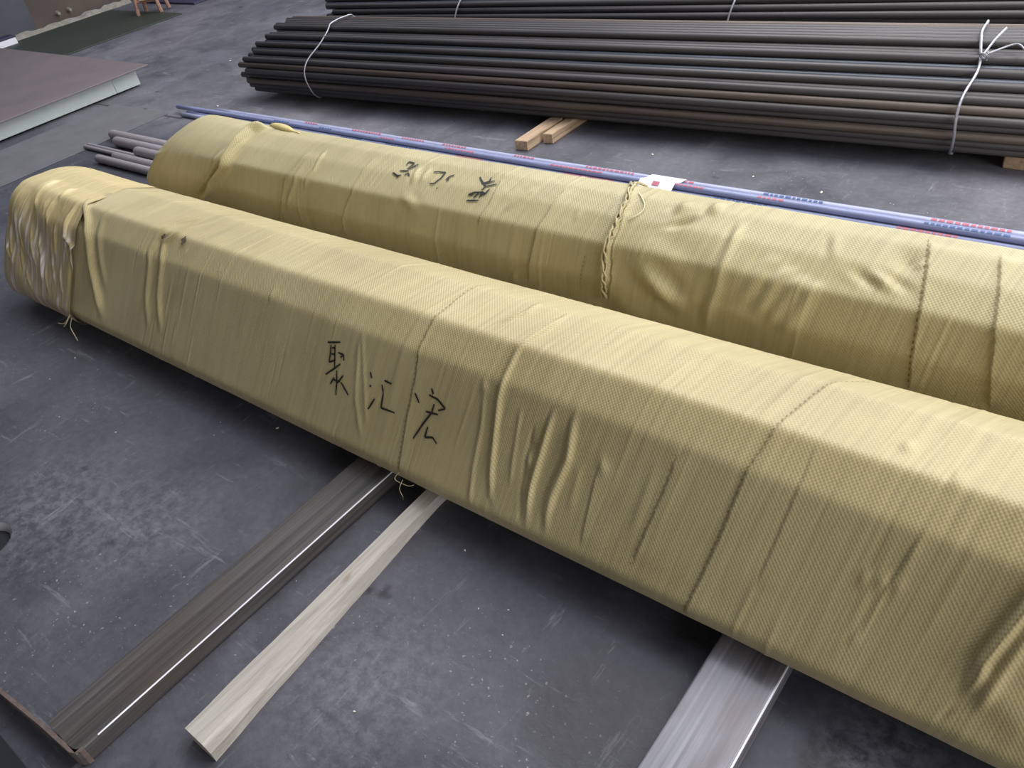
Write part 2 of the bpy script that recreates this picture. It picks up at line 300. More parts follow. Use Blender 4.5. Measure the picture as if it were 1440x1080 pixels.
# ------------------------------------------------------------------ supports under the bundles
def supports():
    t = empty('steel_beam', (-1.47, .0, 0), 'black scaled steel beam under the front bundle at left, with rust-brown rim', 'beam')
    def tube_profile(w, h, r=.006, n=4):
        pts = []
        for cx_, cy_, a0 in ((w-r, h-r, 0), (r, h-r, 90), (r, r, 180), (w-r, r, 270)):
            for k in range(n+1):
                a = math.radians(a0+90*k/n); pts.append((cx_+r*math.cos(a), cy_+r*math.sin(a)))
        return pts
    def tube(name, x0, w, h, y0, y1, mat, par, wall_=.006):
        P = tube_profile(w, h); Q = [((px-w/2)*(1-2*wall_/w)+w/2, (pz-h/2)*(1-2*wall_/h)+h/2) for px, pz in P]; n = len(P)
        V = [(x0+p[0], y, p[1]) for y in (y0, y1) for p in P]+[(x0+p[0], y, p[1]) for y in (y0, y1) for p in Q]; F = []
        for k in range(n):
            j = (k+1) % n
            F += [(k, n+k, n+j, j), (2*n+k, 2*n+j, 3*n+j, 3*n+k), (k, j, 2*n+j, 2*n+k), (n+k, 3*n+k, 3*n+j, n+j)]
        return link(name, mesh(name, V, F), mat, par)
    tube('tube', -1.548+1.47, .132, .0495, -.020, 2.25, TUBEB, t)
    link('edge_highlight', tube_mesh('edge_highlight', [(.0525, .030, .0478), (.0520, 1.0, .0480), (.0525, 2.2, .0478)], .0019, 6), EDGE, t)  # thin pale strip as a painted highlight on the right edge
    # turned end member running left; thin brown upright plate with rounded corner
    V = []; F = []; path = [(-1.2, -.085), (-.6, -.067), (-.24, -.049), (-.08, -.034), (.0, -.029), (.036, -.0265), (.048, -.0215), (.056, -.013), (.0575, -.004)]
    for i, (x, y) in enumerate(path):
        a = np.array(path[max(i-1, 0)]); b = np.array(path[min(i+1, len(path)-1)]); d = (b-a)/np.linalg.norm(b-a); nn = np.array([-d[1], d[0]])*.0085
        V += [(x, y, 0.001), (x, y, .0495), (x+nn[0], y+nn[1], .0495), (x+nn[0], y+nn[1], .001)]
    for i in range(len(path)-1):
        for k in range(4): F.append((i*4+k, (i+1)*4+k, (i+1)*4+(k+1) % 4, i*4+(k+1) % 4))
    F += [(0, 1, 2, 3), tuple(len(V)-4+q for q in (3, 2, 1, 0))]
    link('end_plate', mesh('end_plate', V, F), RUSTED, t)
    t = empty('steel_tube', (-.39, .9, 0), 'bare grey rectangular steel tube under the front bundle at lower right', 'beam')
    tube('tube', -.461+.39, .140, .0495, -.62, 1.35, TUBES, t)
    link('edge_highlight', tube_mesh('edge_highlight', [(.0672, -.6, .0478), (.0672, 1.3, .0478)], .0022, 6), EDGE, t)  # painted highlight strip on the grey tube
    # weathered stick, twisted: the top face is wide at the near end
    bm = bmesh.new(); rings = []
    rnd = random.Random(2)
    for i, y in enumerate(np.linspace(.145, 2.1, 34)):
        s = min(1, (y-.145)/.75); j = rnd.uniform(-.0012, .0012)
        xl = -1.268-.021*s+.0 ; xt = -1.208-.037*s*1.05; xr = -1.186-.071*s
        xl += (-.028)*(1-s)*0.0
        zt = .0470; zr = .012*(1-s)+.046*s if s < 1 else .047
        ring = [(xl+j, y, .0), (xl+j, y, zt), (xt+j, y, zt-.002), (xr+j, y, max(.004, zt-.008-.034*s)), (xr+j, y, 0)]
        ring[3] = (xr+j+.0*s, y, .030*(1-s)+.004*s)
        rings.append([bm.verts.new(p) for p in ring])
    for a, b in zip(rings, rings[1:]):
        for k in range(5): bm.faces.new((a[k], b[k], b[(k+1) % 5], a[(k+1) % 5]))
    bm.faces.new(rings[0]); bm.faces.new(rings[-1][::-1]); bmesh.ops.recalc_face_normals(bm, faces=bm.faces)
    o = bm_obj('wooden_stick', bm, WOODG); tag(o, 'pale weathered wooden stick on the floor beside the black steel beam', 'stick')
    def stick(x0, x1, y0, y1, z, lab, rz=0, mat=WOODB):
        bm = box_bm(-(x1-x0)/2, (x1-x0)/2, 0, y1-y0, 0, z, .005)
        for v in bm.verts:
            v.co.x += .004*math.sin(v.co.y*11+x0*7); v.co.y += .012*math.sin(v.co.x*70+1) if v.co.y < .1 else 0
        o = bm_obj('wooden_stick', bm, mat, loc=((x0+x1)/2, y0, 0)); o.rotation_euler = (0, 0, rz); tag(o, lab, 'stick')
    stick(-2.535, -2.465, 2.885, 3.72, .05, 'longer brown scrap stick sticking out under the near pipe pile', .0)
    stick(-2.445, -2.395, 2.985, 3.72, .05, 'shorter brown scrap stick beside the longer one under the pipe pile', .0)
    stick(-.53, -.40, 3.30, 4.0, .052, 'brown scrap block under the pipe pile at right edge of the photo')
supports()
o = bm_obj('dark_slab', box_bm(-2.6, -1.46, -.9, -.098, .0006, .006, .001), DARK); tag(o, 'thin black slab corner on the floor below the rust-brown rim', 'mat')  # thin dark slab on the floor past the rim
# ------------------------------------------------------------------ wrapped bundles
def spline(p, n=8):
    p = np.array(p, float); q = np.r_[[2*p[0]-p[1]], p, [2*p[-1]-p[-2]]]; out = []
    for i in range(1, len(q)-2):
        for s_ in np.linspace(0, 1, n, endpoint=False):
            out.append(.5*((2*q[i])+(q[i+1]-q[i-1])*s_+(2*q[i-1]-5*q[i]+4*q[i+1]-q[i+2])*s_**2+(3*q[i]-q[i-1]-3*q[i+1]+q[i+2])*s_**3))
    return np.array(out+[p[-1]])
def section(poly, sigma=.0065, step=.0075):
    P = np.array(poly+[poly[0]], float); d = np.r_[0, np.cumsum(np.linalg.norm(np.diff(P, axis=0), axis=1))]
    n = int(d[-1]/.002); t = np.linspace(0, d[-1], n, endpoint=False)
    Q = np.c_[np.interp(t, d, P[:, 0]), np.interp(t, d, P[:, 1])]
    k = np.exp(-.5*((np.arange(-40, 41)*.002)/sigma)**2); k /= k.sum()
    Q = np.array([np.convolve(np.r_[Q[-40:, i], Q[:, i], Q[:40, i]], k, 'valid') for i in (0, 1)]).T
    dd = np.r_[0, np.cumsum(np.linalg.norm(np.diff(np.r_[Q, Q[:1]], axis=0), axis=1))]; L = dd[-1]
    m = int(L/step); tt = np.arange(m+1)*L/m; Qc = np.r_[Q, Q[:1]]
    S = np.c_[np.interp(tt, dd, Qc[:, 0]), np.interp(tt, dd, Qc[:, 1])]
    T = np.roll(S[:-1], -1, 0)-np.roll(S[:-1], 1, 0); T = np.r_[T, T[:1]]; T /= np.linalg.norm(T, axis=1)[:, None]
    N = np.c_[-T[:, 1], T[:, 0]]
    c = S.mean(0)
    if ((S-c)*N).sum() < 0: N = -N
    return S, N, tt, L
rng = np.random.RandomState(7)
def smooth_noise(U, V, fu, fv, seed, octs=3):
    r = np.random.RandomState(seed); out = np.zeros_like(U)
    for o in range(octs):
        for _ in range(5):
            a = r.uniform(.4, 1.2)*2**o; b = r.uniform(.4, 1.2)*2**o*r.choice([-1, 1]); out += np.sin(U*fu*a+V*fv*b+r.uniform(0, 6.3))/2**o
    return out/5
class Wrap:
    def __init__(s, poly, x0, feats, seed, lumps, end=.35, shear=0):
        s.S, s.N, s.tt, s.L = section(poly); s.x0 = x0; s.end = end; s.shear = shear
        S2, _, t2, L2 = section(poly, .06 if shear else .048); s.S2 = np.c_[np.interp(s.tt/s.L, t2/L2, S2[:, 0]), np.interp(s.tt/s.L, t2/L2, S2[:, 1])]+s.N*.012; s.F = feats; s.seed = seed; s.lumps = lumps
        r = np.random.RandomState(seed); s.rand = []
        for i in range(300):                               # small tension creases running round the bundle
            u = r.uniform(x0, 1.0); v = r.uniform(0, s.L*.75); ln = r.uniform(.04, .22)
            s.rand.append((u, v, ln, r.uniform(.0025, .007), r.uniform(-.0014, .0020)*(.35 if r.uniform() < .4 else 1)))
    def feat(s, U, V):
        D = .0016*smooth_noise(U, V, 3.2, 7, s.seed)+.0008*smooth_noise(U, V, 16, 9, s.seed+1)
        Wc = U-.15*V
        for u, v, ln, w, a in s.rand:
            m = (np.abs(V-v) < ln*1.1) & (np.abs(U-u-.15*(V-v)) < w*4)
            if m.any():
                D[m] += a*np.exp(-((U[m]-u-.15*(V[m]-v))/w)**2)*np.clip(1-(np.abs(V[m]-v)/ln)**2, 0, 1)
        for kind, pts, amp, w in s.F:
            P = np.array(pts); o = np.argsort(P[:, 1]); P = P[o]
            m = (V > P[0, 1]) & (V < P[-1, 1]); c = np.interp(V, P[:, 1], P[:, 0])
            e = np.clip(np.minimum(V-P[0, 1], P[-1, 1]-V)/(.09 if kind == 'f' and P[-1, 1]-P[0, 1] > .2 and amp < .02 else .04), 0, 1); e = e*e*(3-2*e)
            m &= np.abs(U-c) < max(w*4, .12)
            if not m.any(): continue
            d = (U-c)[m]
            if kind == 'r': D[m] += e[m]*amp*np.exp(-(d/w)**2)
            elif kind == 'f': D[m] += e[m]*amp*(np.exp(-(d/w)**2)-.45*np.exp(-((d+1.7*w)/(w*.8))**2))     # fold with a shadow side
            elif kind == 's':                                                                        # overlap step
                D[m] += e[m]*amp*np.where(d > 0, np.exp(-d/w), -.35*np.exp(-(d/.004)**2))
        for (u, v, a, ru, rv, k) in s.lumps:
            q = ((U-u)/ru)**2+((V-v)/rv)**2; m = q < 6
            if m.any(): D[m] += a*np.exp(-q[m])*np.cos(k*((U-u)[m]*.8+(V-v)[m]))
        return D
    def pos(s, U, V, extra=0.):
        V_ = np.mod(V, s.L); y = np.interp(V_, s.tt, s.S[:, 0]); z = np.interp(V_, s.tt, s.S[:, 1])
        e = np.clip((s.x0+s.end-U)/s.end, 0, 1); e = e*e*(3-2*e)
        y = y*(1-e)+e*np.interp(V_, s.tt, s.S2[:, 0]); z = np.maximum(z*(1-e)+e*np.interp(V_, s.tt, s.S2[:, 1]), .0505)
        ny = np.interp(V_, s.tt, s.N[:, 0]); nz = np.interp(V_, s.tt, s.N[:, 1])
        fade = np.clip((z-.052)/.02, 0, 1)
        D = s.feat(U, V)*fade+extra
        return np.stack([U, y+ny*D, z+nz*D], -1)
    def surface(s, name, mat, parent, x_end=1.3, dx=.0031, close=.10, extra=0., u1=None):
        xs = np.r_[np.arange(s.x0, .45, dx), np.arange(.45, x_end, .03)] if u1 is None else np.arange(s.x0, u1, dx)
        m = len(s.tt); U, V = np.meshgrid(xs, s.tt, indexing='ij'); V = np.minimum(V, s.L-1e-6)
        P = s.pos(U, V, extra(U, V) if callable(extra) else extra); P[:, -1] = P[:, 0]
        cy, cz = s.S[:-1].mean(0)
        if s.shear:
            e = np.clip((s.x0+s.end-U)/s.end, 0, 1); P[..., 0] -= e*e*np.clip(s.shear*(.42-P[..., 2]), -.12, .17)
        # rounded closed left end
        caps = []; uu = []
        for k in range(1, 13):
            a = k/12*math.pi/2; sc = math.cos(a)**.38 if k < 12 else .02
            ring = P[0].copy(); wob = 1+.03*np.sin(s.tt*40+k)
            ring[:, 0] = P[0][:, 0]-close*math.sin(a)*wob; ring[:, 1] = cy+(ring[:, 1]-cy)*sc; ring[:, 2] = np.maximum(cz+(ring[:, 2]-cz)*sc, .03)
            caps.insert(0, ring); uu.insert(0, s.x0-close*a*1.1)
        P = np.concatenate([np.array(caps), P], 0); ua = np.r_[uu, xs]; n = len(ua)
        idx = np.arange(n*m).reshape(n, m)
        q = np.stack([idx[:-1, :-1], idx[1:, :-1], idx[1:, 1:], idx[:-1, 1:]], -1).reshape(-1, 4)
        me = bpy.data.meshes.new(name); me.vertices.add(n*m); me.vertices.foreach_set('co', P.reshape(-1).astype(np.float32))
        me.loops.add(len(q)*4); me.loops.foreach_set('vertex_index', q.reshape(-1).astype(np.int32))
        me.polygons.add(len(q)); me.polygons.foreach_set('loop_start', np.arange(0, len(q)*4, 4, dtype=np.int32))
        me.update(calc_edges=True)
        uv = me.uv_layers.new(name='UVMap'); UV = np.stack(np.meshgrid(ua, s.tt, indexing='ij'), -1).reshape(-1, 2)
        uv.data.foreach_set('uv', UV[q.reshape(-1)].reshape(-1).astype(np.float32)); me.validate()
        o = link(name, me, mat, parent, smooth=True)
        return o
    def ribbon(s, name, strokes, mat, parent, w=.0032, lift=.0016, seg=.004):
        V = []; F = []
        for st in strokes:
            P = np.array(st, float); d = np.r_[0, np.cumsum(np.linalg.norm(np.diff(P, axis=0), axis=1))]
            k = max(3, int(d[-1]/seg)); t = np.linspace(0, d[-1], k); Q = np.c_[np.interp(t, d, P[:, 0]), np.interp(t, d, P[:, 1])]
            T = np.gradient(Q, axis=0); T /= np.linalg.norm(T, axis=1)[:, None]+1e-9; Nn = np.c_[-T[:, 1], T[:, 0]]
            ww = w*(.55+.45*np.sin(np.linspace(.35, math.pi-.25, k)))[:, None]/2
            A, B = Q+Nn*ww, Q-Nn*ww; b = len(V)
            for X in (A, B): 
                V += list(s.pos(X[:, 0], X[:, 1], lift))
            for i in range(k-1): F.append((b+i, b+i+1, b+k+i+1, b+k+i))
        return link(name, mesh(name, V, F), mat, parent)
# wrap sections (y, z) and traced folds, seams, lumps and marker strokes as (x along the bundle, arc length round it)
PF = [(0.935, 0.05), (0.897, 0.062), (0.881, 0.12), (1.043, 0.383), (1.116, 0.443), (1.272, 0.443), (1.388, 0.392), (1.455, 0.3), (1.47, 0.17), (1.41, 0.05)]
PB = [(1.66, 0.05), (1.625, 0.07), (1.597, 0.16), (1.59, 0.32), (1.622, 0.418), (1.7, 0.463), (1.78, 0.487), (1.845, 0.485), (1.93, 0.425), (2.05, 0.28), (2.05, 0.12), (1.98, 0.05)]
FEAT_F = [('s', [(-0.366, 0.759), (-0.411, 0.688), (-0.432, 0.604), (-0.449, 0.525), (-0.461, 0.455), (-0.475, 0.403), (-0.483, 0.347), (-0.495, 0.254), (-0.507, 0.181), (-0.521, 0.106), (-0.535, 0.052)], 0.0035, 0.05), ('s', [(-1.341, 0.068), (-1.341, 0.21), (-1.334, 0.343), (-1.34, 0.415), (-1.331, 0.521), (-1.334, 0.62), (-1.316, 0.699)], 0.003, 0.04), ('f', [(-1.013, 0.104), (-1.041, 0.133), (-1.053, 0.2), (-1.062, 0.284), (-1.069, 0.368), (-1.066, 0.42), (-1.062, 0.482), (-1.046, 0.568), (-1.028, 0.666)], 0.009, 0.007), ('f', [(-1.167, 0.545), (-1.131, 0.611), (-1.123, 0.672)], 0.005, 0.008), ('f', [(-0.875, 0.101), (-0.882, 0.155), (-0.877, 0.207), (-0.858, 0.293), (-0.863, 0.378), (-0.858, 0.417)], 0.011, 0.0085), ('f', [(-0.93, 0.092), (-0.935, 0.205), (-0.925, 0.309), (-0.921, 0.364), (-0.917, 0.404)], 0.011, 0.007), ('r', [(-0.947, 0.097), (-0.963, 0.185), (-0.967, 0.264), (-0.963, 0.346)], -0.005, 0.005), ('s', [(-0.786, 0.114), (-0.786, 0.203), (-0.784, 0.281), (-0.774, 0.323)], 0.003, 0.03), ('s', [(-0.658, 0.131), (-0.642, 0.223), (-0.626, 0.312), (-0.616, 0.4)], 0.0035, 0.03), ('r', [(-1.098, 0.086), (-1.106, 0.184), (-1.105, 0.29), (-1.116, 0.379)], 0.004, 0.006), ('r', [(-0.994, 0.173), (-1.001, 0.253), (-1.005, 0.372)], 0.003, 0.005), ('r', [(-0.828, 0.171), (-0.828, 0.236), (-0.828, 0.304)], 0.002, 0.01), ('s', [(-0.168, 0.405), (-0.18, 0.342), (-0.196, 0.274)], 0.003, 0.03), ('r', [(-0.235, 0.263), (-0.228, 0.327)], 0.004, 0.008), ('r', [(-0.209, 0.271), (-0.198, 0.333)], 0.005, 0.009), ('r', [(-0.184, 0.273), (-0.171, 0.332)], 0.003, 0.008), ('f', [(-0.224, 0.156), (-0.209, 0.213)], 0.003, 0.008), ('f', [(0.048, 0.506), (0.024, 0.425), (0.0, 0.34), (-0.013, 0.291), (-0.027, 0.241), (-0.028, 0.213), (-0.038, 0.158)], 0.017, 0.009), ('r', [(0.057, 0.474), (0.036, 0.384), (0.013, 0.293), (-0.004, 0.207), (-0.016, 0.148)], 0.007, 0.01), ('r', [(-0.039, 0.161), (-0.069, 0.092)], -0.003, 0.005), ('f', [(-0.145, 0.548), (-0.148, 0.508), (-0.158, 0.481)], 0.004, 0.008), ('r', [(-0.123, 0.669), (-0.132, 0.617)], 0.003, 0.008), ('f', [(-2.476, 0.646), (-2.572, 0.551), (-2.597, 0.477), (-2.603, 0.419), (-2.589, 0.381), (-2.59, 0.273), (-2.561, 0.143)], 0.007, 0.014), ('f', [(-2.456, 0.616), (-2.502, 0.505), (-2.546, 0.459), (-2.516, 0.395), (-2.518, 0.289), (-2.481, 0.15)], 0.008, 0.014), ('f', [(-3.191, 0.57), (-3.047, 0.446), (-3.003, 0.386), (-2.967, 0.292), (-2.909, 0.203), (-2.866, 0.103)], 0.016, 0.022), ('f', [(-2.944, 0.555), (-2.958, 0.462), (-2.917, 0.344), (-2.854, 0.215)], 0.006, 0.018), ('r', [(-2.404, 0.473), (-2.418, 0.429)], 0.003, 0.006), ('s', [(-2.218, 0.457), (-2.218, 0.411)], 0.003, 0.02), ('s', [(-1.947, 0.453), (-1.941, 0.382)], 0.003, 0.03), ('r', [(-1.555, 0.396), (-1.533, 0.228), (-1.487, 0.123)], 0.0025, 0.007), ('r', [(-1.55, 0.417), (-1.477, 0.166)], 0.002, 0.007), ('f', [(-0.651, 0.375), (-0.665, 0.27), (-0.68, 0.16)], 0.002, 0.01), ('s', [(-0.376, 0.499), (-0.375, 0.444), (-0.387, 0.328), (-0.406, 0.19)], 0.0015, 0.03)]
FEAT_C = [('f', [(-3.473, 0.583), (-3.451, 0.514), (-3.448, 0.462), (-3.423, 0.406)], 0.009, 0.012), ('f', [(-3.31, 0.571), (-3.305, 0.516), (-3.292, 0.48)], 0.009, 0.011), ('f', [(-3.323, 0.49), (-3.323, 0.423), (-3.296, 0.372)], 0.007, 0.012), ('f', [(-3.159, 0.506), (-3.164, 0.422), (-3.157, 0.362), (-3.097, 0.334), (-3.073, 0.259), (-3.072, 0.165)], 0.014, 0.016), ('r', [(-3.457, 0.267), (-3.402, 0.206)], 0.007, 0.009), ('r', [(-3.334, 0.275), (-3.31, 0.155)], 0.006, 0.009), ('f', [(-3.576, 0.41), (-3.533, 0.238)], 0.006, 0.01), ('f', [(-3.252, 0.407), (-3.221, 0.256)], 0.005, 0.009), ('f', [(-3.52, 0.383), (-3.513, 0.306), (-3.487, 0.232)], 0.005, 0.006), ('f', [(-3.613, 0.346), (-3.596, 0.266), (-3.56, 0.189)], 0.006, 0.006), ('f', [(-3.438, 0.361), (-3.409, 0.279), (-3.362, 0.2)], 0.005, 0.006), ('f', [(-3.204, 0.437), (-3.165, 0.354), (-3.13, 0.274)], 0.006, 0.006), ('f', [(-3.269, 0.342), (-3.25, 0.25), (-3.214, 0.161)], 0.005, 0.006), ('f', [(-3.375, 0.351), (-3.359, 0.292), (-3.326, 0.235)], 0.005, 0.006), ('f', [(-3.461, 0.18), (-3.429, 0.136), (-3.388, 0.095)], 0.006, 0.006), ('f', [(-3.3, 0.241), (-3.284, 0.174), (-3.252, 0.111)], 0.004, 0.006), ('f', [(-3.186, 0.263), (-3.176, 0.197), (-3.15, 0.134)], 0.005, 0.006), ('f', [(-3.636, 0.27), (-3.599, 0.214), (-3.543, 0.163)], 0.008, 0.006), ('f', [(-3.525, 0.297), (-3.502, 0.222), (-3.461, 0.151)], 0.004, 0.006), ('f', [(-3.218, 0.478), (-3.237, 0.453), (-3.241, 0.43)], 0.006, 0.006), ('f', [(-3.361, 0.484), (-3.368, 0.449), (-3.359, 0.417)], 0.006, 0.006)]
FEAT_B = [('f', [(-1.204, 0.638), (-1.165, 0.543), (-1.156, 0.482), (-1.151, 0.432), (-1.155, 0.37), (-1.151, 0.295), (-1.162, 0.239)], 0.013, 0.013), ('s', [(-1.204, 0.638), (-1.161, 0.544), (-1.149, 0.484), (-1.137, 0.435), (-1.138, 0.373), (-1.133, 0.299), (-1.147, 0.233)], 0.004, 0.1), ('f', [(-0.831, 0.566), (-0.822, 0.463), (-0.82, 0.398), (-0.824, 0.349), (-0.848, 0.243), (-0.856, 0.2)], 0.009, 0.012), ('s', [(-0.401, 0.598), (-0.375, 0.493), (-0.356, 0.406), (-0.351, 0.344), (-0.343, 0.197)], 0.006, 0.04), ('f', [(-0.384, 0.534), (-0.39, 0.52), (-0.398, 0.493)], 0.012, 0.012), ('s', [(-0.258, 0.598), (-0.228, 0.478), (-0.204, 0.369), (-0.179, 0.202)], 0.007, 0.04), ('f', [(-0.599, 0.571), (-0.574, 0.472)], 0.004, 0.012), ('f', [(-0.998, 0.595), (-1.012, 0.522)], 0.01, 0.016), ('f', [(-0.923, 0.618), (-0.917, 0.539)], 0.012, 0.016), ('r', [(-0.952, 0.542), (-0.97, 0.514), (-1.02, 0.464)], -0.012, 0.022), ('r', [(-1.061, 0.517), (-1.054, 0.531), (-1.039, 0.537)], 0.006, 0.016), ('f', [(-0.677, 0.274), (-0.641, 0.358), (-0.617, 0.432)], 0.01, 0.02), ('f', [(-0.714, 0.292), (-0.679, 0.373), (-0.658, 0.449)], 0.008, 0.02), ('f', [(-0.641, 0.266), (-0.605, 0.351), (-0.58, 0.424)], 0.009, 0.02), ('f', [(-0.755, 0.315), (-0.72, 0.395), (-0.704, 0.475)], 0.004, 0.02), ('f', [(-2.874, 0.62), (-2.931, 0.558), (-2.932, 0.482), (-2.932, 0.386), (-3.01, 0.314), (-3.109, 0.208)], 0.036, 0.022), ('f', [(-2.979, 0.475), (-3.025, 0.356), (-3.112, 0.251)], 0.012, 0.018), ('f', [(-3.372, 0.397), (-3.489, 0.317), (-3.545, 0.259)], 0.012, 0.02), ('s', [(-2.515, 0.517), (-2.529, 0.438), (-2.567, 0.374), (-2.596, 0.294), (-2.668, 0.194)], 0.006, 0.03), ('f', [(-2.446, 0.539), (-2.426, 0.433), (-2.454, 0.35)], 0.006, 0.009), ('f', [(-2.489, 0.48), (-2.506, 0.377), (-2.539, 0.326), (-2.59, 0.236)], 0.006, 0.01), ('s', [(-2.198, 0.545), (-2.194, 0.391), (-2.235, 0.325), (-2.292, 0.203)], 0.0035, 0.03), ('f', [(-1.97, 0.547), (-1.947, 0.451)], 0.006, 0.01), ('f', [(-1.923, 0.548), (-1.914, 0.456)], 0.005, 0.01), ('s', [(-1.626, 0.562), (-1.605, 0.446), (-1.624, 0.353)], 0.003, 0.03), ('s', [(-1.387, 0.558), (-1.39, 0.436), (-1.407, 0.345), (-1.438, 0.213)], 0.005, 0.03), ('f', [(-1.507, 0.195), (-1.474, 0.255)], 0.008, 0.01), ('f', [(-1.476, 0.549), (-1.542, 0.423)], 0.004, 0.014), ('f', [(-1.286, 0.49), (-1.291, 0.432)], 0.004, 0.01), ('f', [(-1.847, 0.038), (-1.761, 0.038)], 0.001, 0.01)]
LUMP_F = [(-0.773, 0.308, 0.004, 0.012, 0.02, 60), (-0.239, 0.553, 0.005, 0.012, 0.015, 40), (-0.954, 0.252, 0.004, 0.012, 0.05, 90), (-1.117, 0.379, 0.004, 0.012, 0.02, 60), (0.027, 0.179, 0.003, 0.07, 0.05, 40)]
LUMP_B = [(-1.013, 0.326, 0.014, 0.06, 0.05, 45), (-0.968, 0.306, 0.012, 0.05, 0.05, 50), (-0.998, 0.377, 0.008, 0.1, 0.07, 25), (-0.454, 0.451, 0.008, 0.06, 0.02, 90), (-0.421, 0.51, -0.01, 0.03, 0.05, 20), (-0.75, 0.373, 0.006, 0.2, 0.12, 14), (-1.093, 0.229, 0.006, 0.1, 0.06, 30), (-1.92, 0.393, 0.005, 0.05, 0.03, 60)]
INK_F = [[[(-1.669, 0.345), (-1.62, 0.358)], [(-1.654, 0.342), (-1.652, 0.316), (-1.653, 0.294)], [(-1.639, 0.346), (-1.631, 0.302), (-1.628, 0.284)], [(-1.653, 0.294), (-1.631, 0.305)], [(-1.649, 0.335), (-1.638, 0.338)], [(-1.648, 0.318), (-1.635, 0.321)], [(-1.623, 0.329), (-1.599, 0.328), (-1.611, 0.319)], [(-1.6, 0.328), (-1.597, 0.313)], [(-1.608, 0.301), (-1.628, 0.283), (-1.659, 0.258)], [(-1.618, 0.28), (-1.61, 0.244), (-1.607, 0.214)], [(-1.624, 0.259), (-1.635, 0.237)], [(-1.59, 0.274), (-1.608, 0.248)], [(-1.631, 0.252), (-1.599, 0.254)], [(-1.595, 0.254), (-1.576, 0.241), (-1.56, 0.228)]], [[(-1.492, 0.312), (-1.483, 0.297)], [(-1.484, 0.279), (-1.483, 0.273)], [(-1.461, 0.248), (-1.479, 0.214)], [(-1.437, 0.304), (-1.409, 0.303)], [(-1.443, 0.292), (-1.434, 0.27), (-1.433, 0.232), (-1.383, 0.234)]], [[(-1.324, 0.305), (-1.306, 0.284)], [(-1.275, 0.331), (-1.265, 0.319)], [(-1.279, 0.313), (-1.249, 0.31), (-1.221, 0.295), (-1.242, 0.284)], [(-1.258, 0.296), (-1.261, 0.273), (-1.284, 0.235), (-1.306, 0.191)], [(-1.28, 0.27), (-1.24, 0.274)], [(-1.266, 0.235), (-1.27, 0.206), (-1.245, 0.214), (-1.229, 0.203)]]]
INK_B = [[[(-2.027, 0.53), (-2.028, 0.547), (-2.0, 0.544), (-2.009, 0.513)], [(-1.981, 0.544), (-2.003, 0.512)], [(-2.033, 0.5), (-1.996, 0.506)], [(-2.056, 0.487), (-2.028, 0.478), (-2.012, 0.483)], [(-2.027, 0.48), (-2.022, 0.471)], [(-2.0, 0.487), (-1.989, 0.496), (-1.978, 0.487)]], [[(-1.893, 0.522), (-1.846, 0.529), (-1.845, 0.5), (-1.856, 0.476), (-1.873, 0.472)], [(-1.804, 0.525), (-1.818, 0.515), (-1.822, 0.499)], [(-1.813, 0.507), (-1.815, 0.494)], [(-1.836, 0.46), (-1.833, 0.463)]], [[(-1.705, 0.536), (-1.674, 0.512), (-1.658, 0.525), (-1.662, 0.542)], [(-1.67, 0.512), (-1.639, 0.531)], [(-1.661, 0.484), (-1.655, 0.503), (-1.623, 0.519)], [(-1.673, 0.515), (-1.653, 0.499)], [(-1.7, 0.462), (-1.684, 0.472), (-1.652, 0.478), (-1.637, 0.476)], [(-1.635, 0.495), (-1.639, 0.475), (-1.652, 0.469), (-1.655, 0.457)], [(-1.664, 0.473), (-1.675, 0.454)], [(-1.661, 0.477), (-1.647, 0.468)], [(-1.7, 0.46), (-1.685, 0.464), (-1.681, 0.471)], [(-1.695, 0.44), (-1.65, 0.448)]]]

